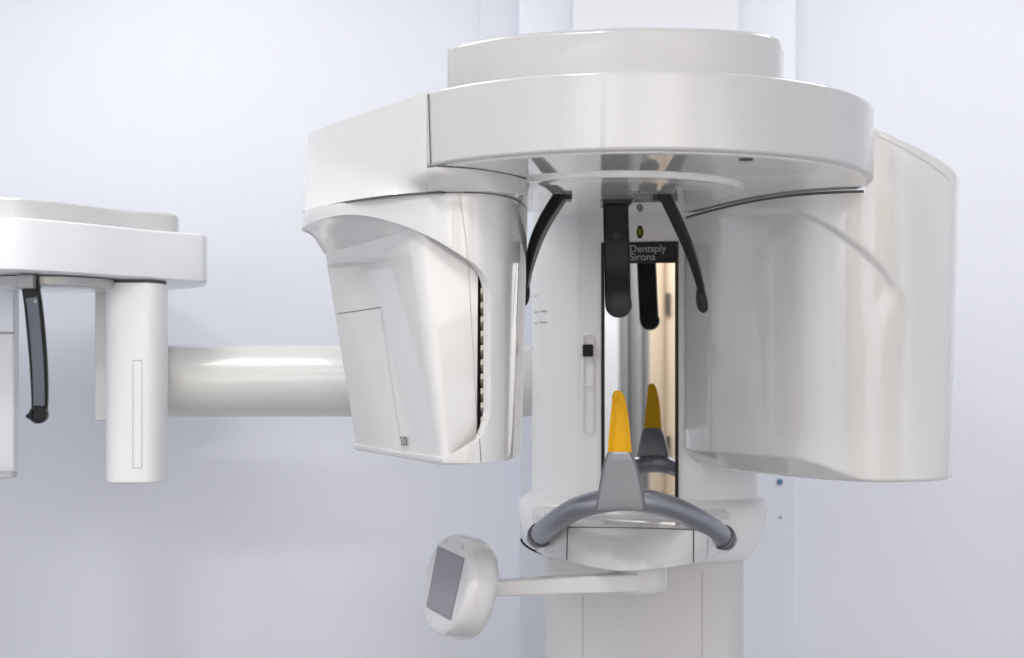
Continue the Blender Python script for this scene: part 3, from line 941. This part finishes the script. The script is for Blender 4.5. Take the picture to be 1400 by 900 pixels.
con = bpy.data.objects.new('control_console', None); COL.objects.link(con); con.empty_display_size = 0.04
cn_loc = at(628, 866, 2.02); con.location = cn_loc; WORLD_LOC[con.name] = cn_loc
con.parent = unit; con.matrix_parent_inverse = Matrix.Translation(-WORLD_LOC[unit.name])
sTL, sTR, sBR, sBL = at(598, 748, 2.100), at(636, 765, 1.982), at(615, 847, 1.972), at(585, 829, 2.083)
fc = (sTL + sTR + sBR + sBL)/4
ca = ((sTR - sTL) + (sBR - sBL)).normalized()
cu_ = ((sTL - sBL) + (sTR - sBR)); cu_ = (cu_ - ca*cu_.dot(ca)).normalized()
cn = ca.cross(cu_).normalized()
if cn.y > 0: cn = -cn
def sup(sx, sy, ex, n=72):
    out = []
    for k in range(n):
        a = 2*math.pi*k/n; c_, s_ = math.cos(a), math.sin(a)
        out.append((sx*math.copysign(abs(c_)**(2/ex), c_), sy*math.copysign(abs(s_)**(2/ex), s_)))
    return out
rings = []
cen = fc - ca*0.001 - cu_*0.001
for sc_, o in ((0.30, 0.0000), (0.86, 0.0000), (0.92, -0.0008), (0.955, -0.003), (0.985, -0.008), (1.0, -0.016), (1.0, -0.030), (0.985, -0.038), (0.955, -0.044), (0.90, -0.048), (0.6, -0.051), (0.2, -0.052)):
    rings.append([cen + ca*x*sc_ + cu_*y*sc_ + cn*o for x, y in sup(0.104, 0.0755, 2.2)])
cbody = loft('console_body', rings, M['shell'], con, angle=60)
scr = [sTL, sTR, sBR, sBL]
scr = [p_ - cn*((p_ - fc).dot(cn)) for p_ in scr]
loft('display', [[p_ + cn*0.0002 for p_ in scr], [p_ + cn*0.0012 for p_ in scr]], M['glass'], con, angle=30)
loft('display_border', [[fc + (p_ - fc)*1.035 - cn*0.0004 for p_ in scr], [fc + (p_ - fc)*1.035 + cn*0.0006 for p_ in scr]], M['greyprof'], con, angle=30)
loc, n = cast(cbody, 610, 740)
if loc is not None: disc_on('indicator', loc, n, 0.003, 0.0006, M['softseam'], con, 12)
loc, n = cast(cbody, 632, 748)
if loc is not None: disc_on('indicator', loc, n, 0.004, 0.0008, M['white'], con, 12)

# ================================================================ cephalometric attachment at the left
ceph = root('cephalometric_attachment', (-0.65, 2.4, CZ - 0.21), 'smaller white attachment with black ear arm, at the left end of the horizontal tube', 'scanner attachment')
rings = []
tz = CZ + (500 - 521)/FX*2.55
x0, x1 = (175 - 700)/FX*2.55, 0.06
tube('boom_tube', [(x0 + (x1-x0)*k/8, 2.55, tz) for k in range(9)], 0.0655, M['tube'], ceph, 64)
hb, ht = 0.147, 0.231
sl = spline([(-1.15, 2.30), (-1.0, 2.17), (-0.80, 2.16), (-0.71, 2.235), (-0.622, 2.36), (-0.552, 2.435), (-0.5455, 2.452), (-0.549, 2.50), (-0.60, 2.64), (-0.80, 2.78), (-1.15, 2.7)], 8, closed=True)
ctr = (-0.85, 2.45)
slab = loft('head_slab', [[(q.x, q.y, CZ + h) for q in inset(sl, i, ctr)] for i, h in ((0.02, hb), (0.004, hb + 0.0005), (0.0, hb + 0.004), (0.0, ht - 0.003), (0.003, ht), (0.02, ht))], M['cool'], ceph, angle=45)
loft('slab_top_cover', [[(q.x, q.y, CZ + h) for q in inset(sl, i, ctr)] for i, h in ((0.05, ht + 0.0005), (0.05, ht + 0.032), (0.053, ht + 0.036), (0.08, ht + 0.037))], M['white'], ceph, angle=45)
# hanging pillar with a slot
pw = Vector((at(177, 500, 2.37).x, 2.42))
pil = []
for k in range(48):
    a = 2*math.pi*k/48; c_, s_ = math.cos(a), math.sin(a)
    pil.append((pw.x + 0.0495*math.copysign(abs(c_)**0.62, c_), pw.y + 0.055*math.copysign(abs(s_)**0.8, s_)))
zp0, zp1 = CZ - 0.2015, CZ + hb - 0.006
def ins2(pts, k): return [tuple(Vector(p_) + (pw - Vector(p_)).normalized()*k) for p_ in pts]
pillar = loft('sensor_pillar', [[(x, y, z) for x, y in ins2(pil, i)] for i, z in ((0.02, zp0), (0.003, zp0 + 0.0004), (0.0, zp0 + 0.004), (0.0, zp1))], M['satin'], ceph, angle=50)
loft('pillar_joint', [[(x, y, z) for x, y in ins2(pil, 0.003)] for z in (zp1 - 0.001, CZ + hb + 0.002)], M['seam'], ceph, angle=50)
for a_, b_ in (((182, 640), (182, 493)), ((194, 640), (194, 493)), ((182, 493), (194, 493)), ((182, 640), (194, 640))):
    ribbon('slot_edge', [a_, b_], pillar, M['softseam'], pillar, 0.0012)
box('collimator_plate', (at(129, 500, 2.5).x, 2.5, at(140, 576, 2.5).z), (at(152, 500, 2.5).x, 2.6, CZ + hb - 0.002), M['tube'], ceph, 0.004)
# hub disc and black ear arm
hc = Vector((at(62, 390, 2.35).x, 2.36))
loft('hub_disc', [[(hc.x + r*math.cos(2*math.pi*k/64), hc.y + r*math.sin(2*math.pi*k/64), CZ + h) for k in range(64)] for r, h in ((0.02, hb - 0.018), (0.105, hb - 0.018), (0.112, hb - 0.014), (0.112, hb - 0.002))], M['white'], ceph, angle=40)
epx = [(40, 368), (41, 385), (46, 420), (50, 460), (53, 500), (54.5, 540), (54, 568)]
ep = spline([at(x, y, 2.24) for x, y in epx], 6)
ear = strap('ear_arm', ep, [0.026 + 0.0035*math.sin(math.pi*i/(len(ep)-1)) - 0.002*i/len(ep) for i in range(len(ep))], 0.012, Vector((1, 0, 0)), M['black'], ceph)
ep2 = [p_ + Vector((0.001, -0.0066, 0)) for p_ in ep[10:-3]]
strap('ear_arm_inlay', ep2, [0.0185]*len(ep2), 0.002, Vector((1, 0, 0)), M['steelblue'], ear)
e = at(52.5, 567, 2.232)
rings = [[e + Vector((math.cos(2*math.pi*k/28)*r, -t, math.sin(2*math.pi*k/28)*r)) for k in range(28)] for r, t in ((0.0135, -0.008), (0.0145, -0.007), (0.0145, 0.004), (0.0135, 0.0055), (0.0095, 0.0055), (0.0085, 0.003), (0.003, 0.003))]
loft('ear_pivot', rings, M['black'], ear, angle=50)
rings = [[at(45, 569, 2.232) + Vector((-0.004 - t, math.cos(2*math.pi*k/16)*r, math.sin(2*math.pi*k/16)*r)) for k in range(16)] for r, t in ((0.006, -0.004), (0.0055, 0.001), (0.003, 0.006), (0.001, 0.0075))]
loft('ear_plug', rings, M['black'], ear, angle=60)
for y in (387, 412):
    disc_on('screw', at(46 + (y-387)*0.1, y, 2.2330), (0, -1, 0), 0.0028, 0.0010, M['greyprof'], ear, 12)
q = at(40, 370, 2.24)
box('arm_bracket', (q.x - 0.014, q.y - 0.02, CZ + hb - 0.024), (q.x + 0.013, q.y + 0.02, CZ + hb - 0.001), M['greyprof'], ceph, 0.002)
# second support at the very left edge
cas = box('cassette_holder', (-1.12, 2.44, at(10, 652, 2.44).z), (at(19, 500, 2.44).x, 2.47, CZ + hb - 0.002), M['cool'], ceph, 0.005)
box('cassette_band', (-1.118, 2.437, at(10, 454, 2.437).z), (at(18, 500, 2.437).x, 2.4395, at(10, 396, 2.437).z), M['board'], cas, 0.001)
box('cassette_joint', (-1.118, 2.4365, at(10, 457, 2.437).z), (at(18, 500, 2.437).x, 2.4393, at(10, 454.4, 2.437).z), M['softseam'], cas)
box('cassette_lip', (-1.118, 2.41, at(10, 654, 2.42).z), (at(19, 500, 2.42).x, 2.4395, at(10, 645, 2.42).z), M['white'], cas, 0.003)

# ================================================================ what the mirror shows: the wall behind the viewer
def rear_x(px):
    o, dr = pix_ray(px, 500)
    t = (MC - o).dot(NC) / dr.dot(NC)
    h = o + dr*t
    rdir = dr - NC*2*dr.dot(NC)
    k = (-1.6 - h.y)/rdir.y
    return (h + rdir*k).x
RX = rear_x
door = root('beige_door', ((RX(895)+RX(912))/2, -1.58, 0), 'beige door seen only as a reflection in the column mirror', 'door')
box('door_leaf', (RX(890), -1.598, 0.005), (RX(908), -1.56, 2.1), M['beige'], door, 0.002)
box('door_frame', (RX(908), -1.598, 0.005), (RX(912), -1.53, 2.15), M['tan'], door, 0.002)
box('door_leaf', (RX(912), -1.598, 0.005), (RX(912) + 0.75, -1.565, 2.1), M['beige'], door, 0.002)
for h in (CZ + 0.28, CZ - 0.37):
    box('door_hinge', (RX(914.5), -1.563, h - 0.05), (RX(919), -1.545, h + 0.05), M['dark'], door, 0.002)
prof_ = root('steel_door_post', ((RX(853)+RX(890))/2, -1.55, 0), 'grey steel door post seen only as a reflection in the column mirror', 'door post')
for a_, b_, dpt in ((853, 862, 0.05), (862.4, 873, 0.02), (873.4, 882, 0.06), (882.4, 889.6, 0.03)):
    box('post_profile', (RX(a_), -1.598, 0.005), (RX(b_), -1.598 + dpt, 2.45), M['greyprof'], prof_, 0.004)
grey_sec = box('added_grey_section', (RX(853) - 0.45, -1.598, 0.004), (RX(852.5), -1.50, CZ + 0.42), M['greypanel'], None, 0.004)  # added section, stands for grey wall in the mirror's left strip
grey_sec['label'] = 'light grey section added behind the viewer, greying the left strip of the column mirror'
grey_sec['category'] = 'wall section'
tall = root('added_cupboard', (1.35, -1.4, 0), 'tall tan cupboard, unseen, added behind the viewer for reflections in the right scanner head', 'cupboard')  # added out of view to give the glossy head something to reflect
box('carcass', (1.05, -1.598, 0.004), (1.75, -1.25, 2.1), M['tan'], tall, 0.004)
for a_, b_ in ((1.06, 1.395), (1.405, 1.74)):
    box('cupboard_door', (a_, -1.2495, 0.08), (b_, -1.232, 2.08), M['beige'], tall, 0.003)
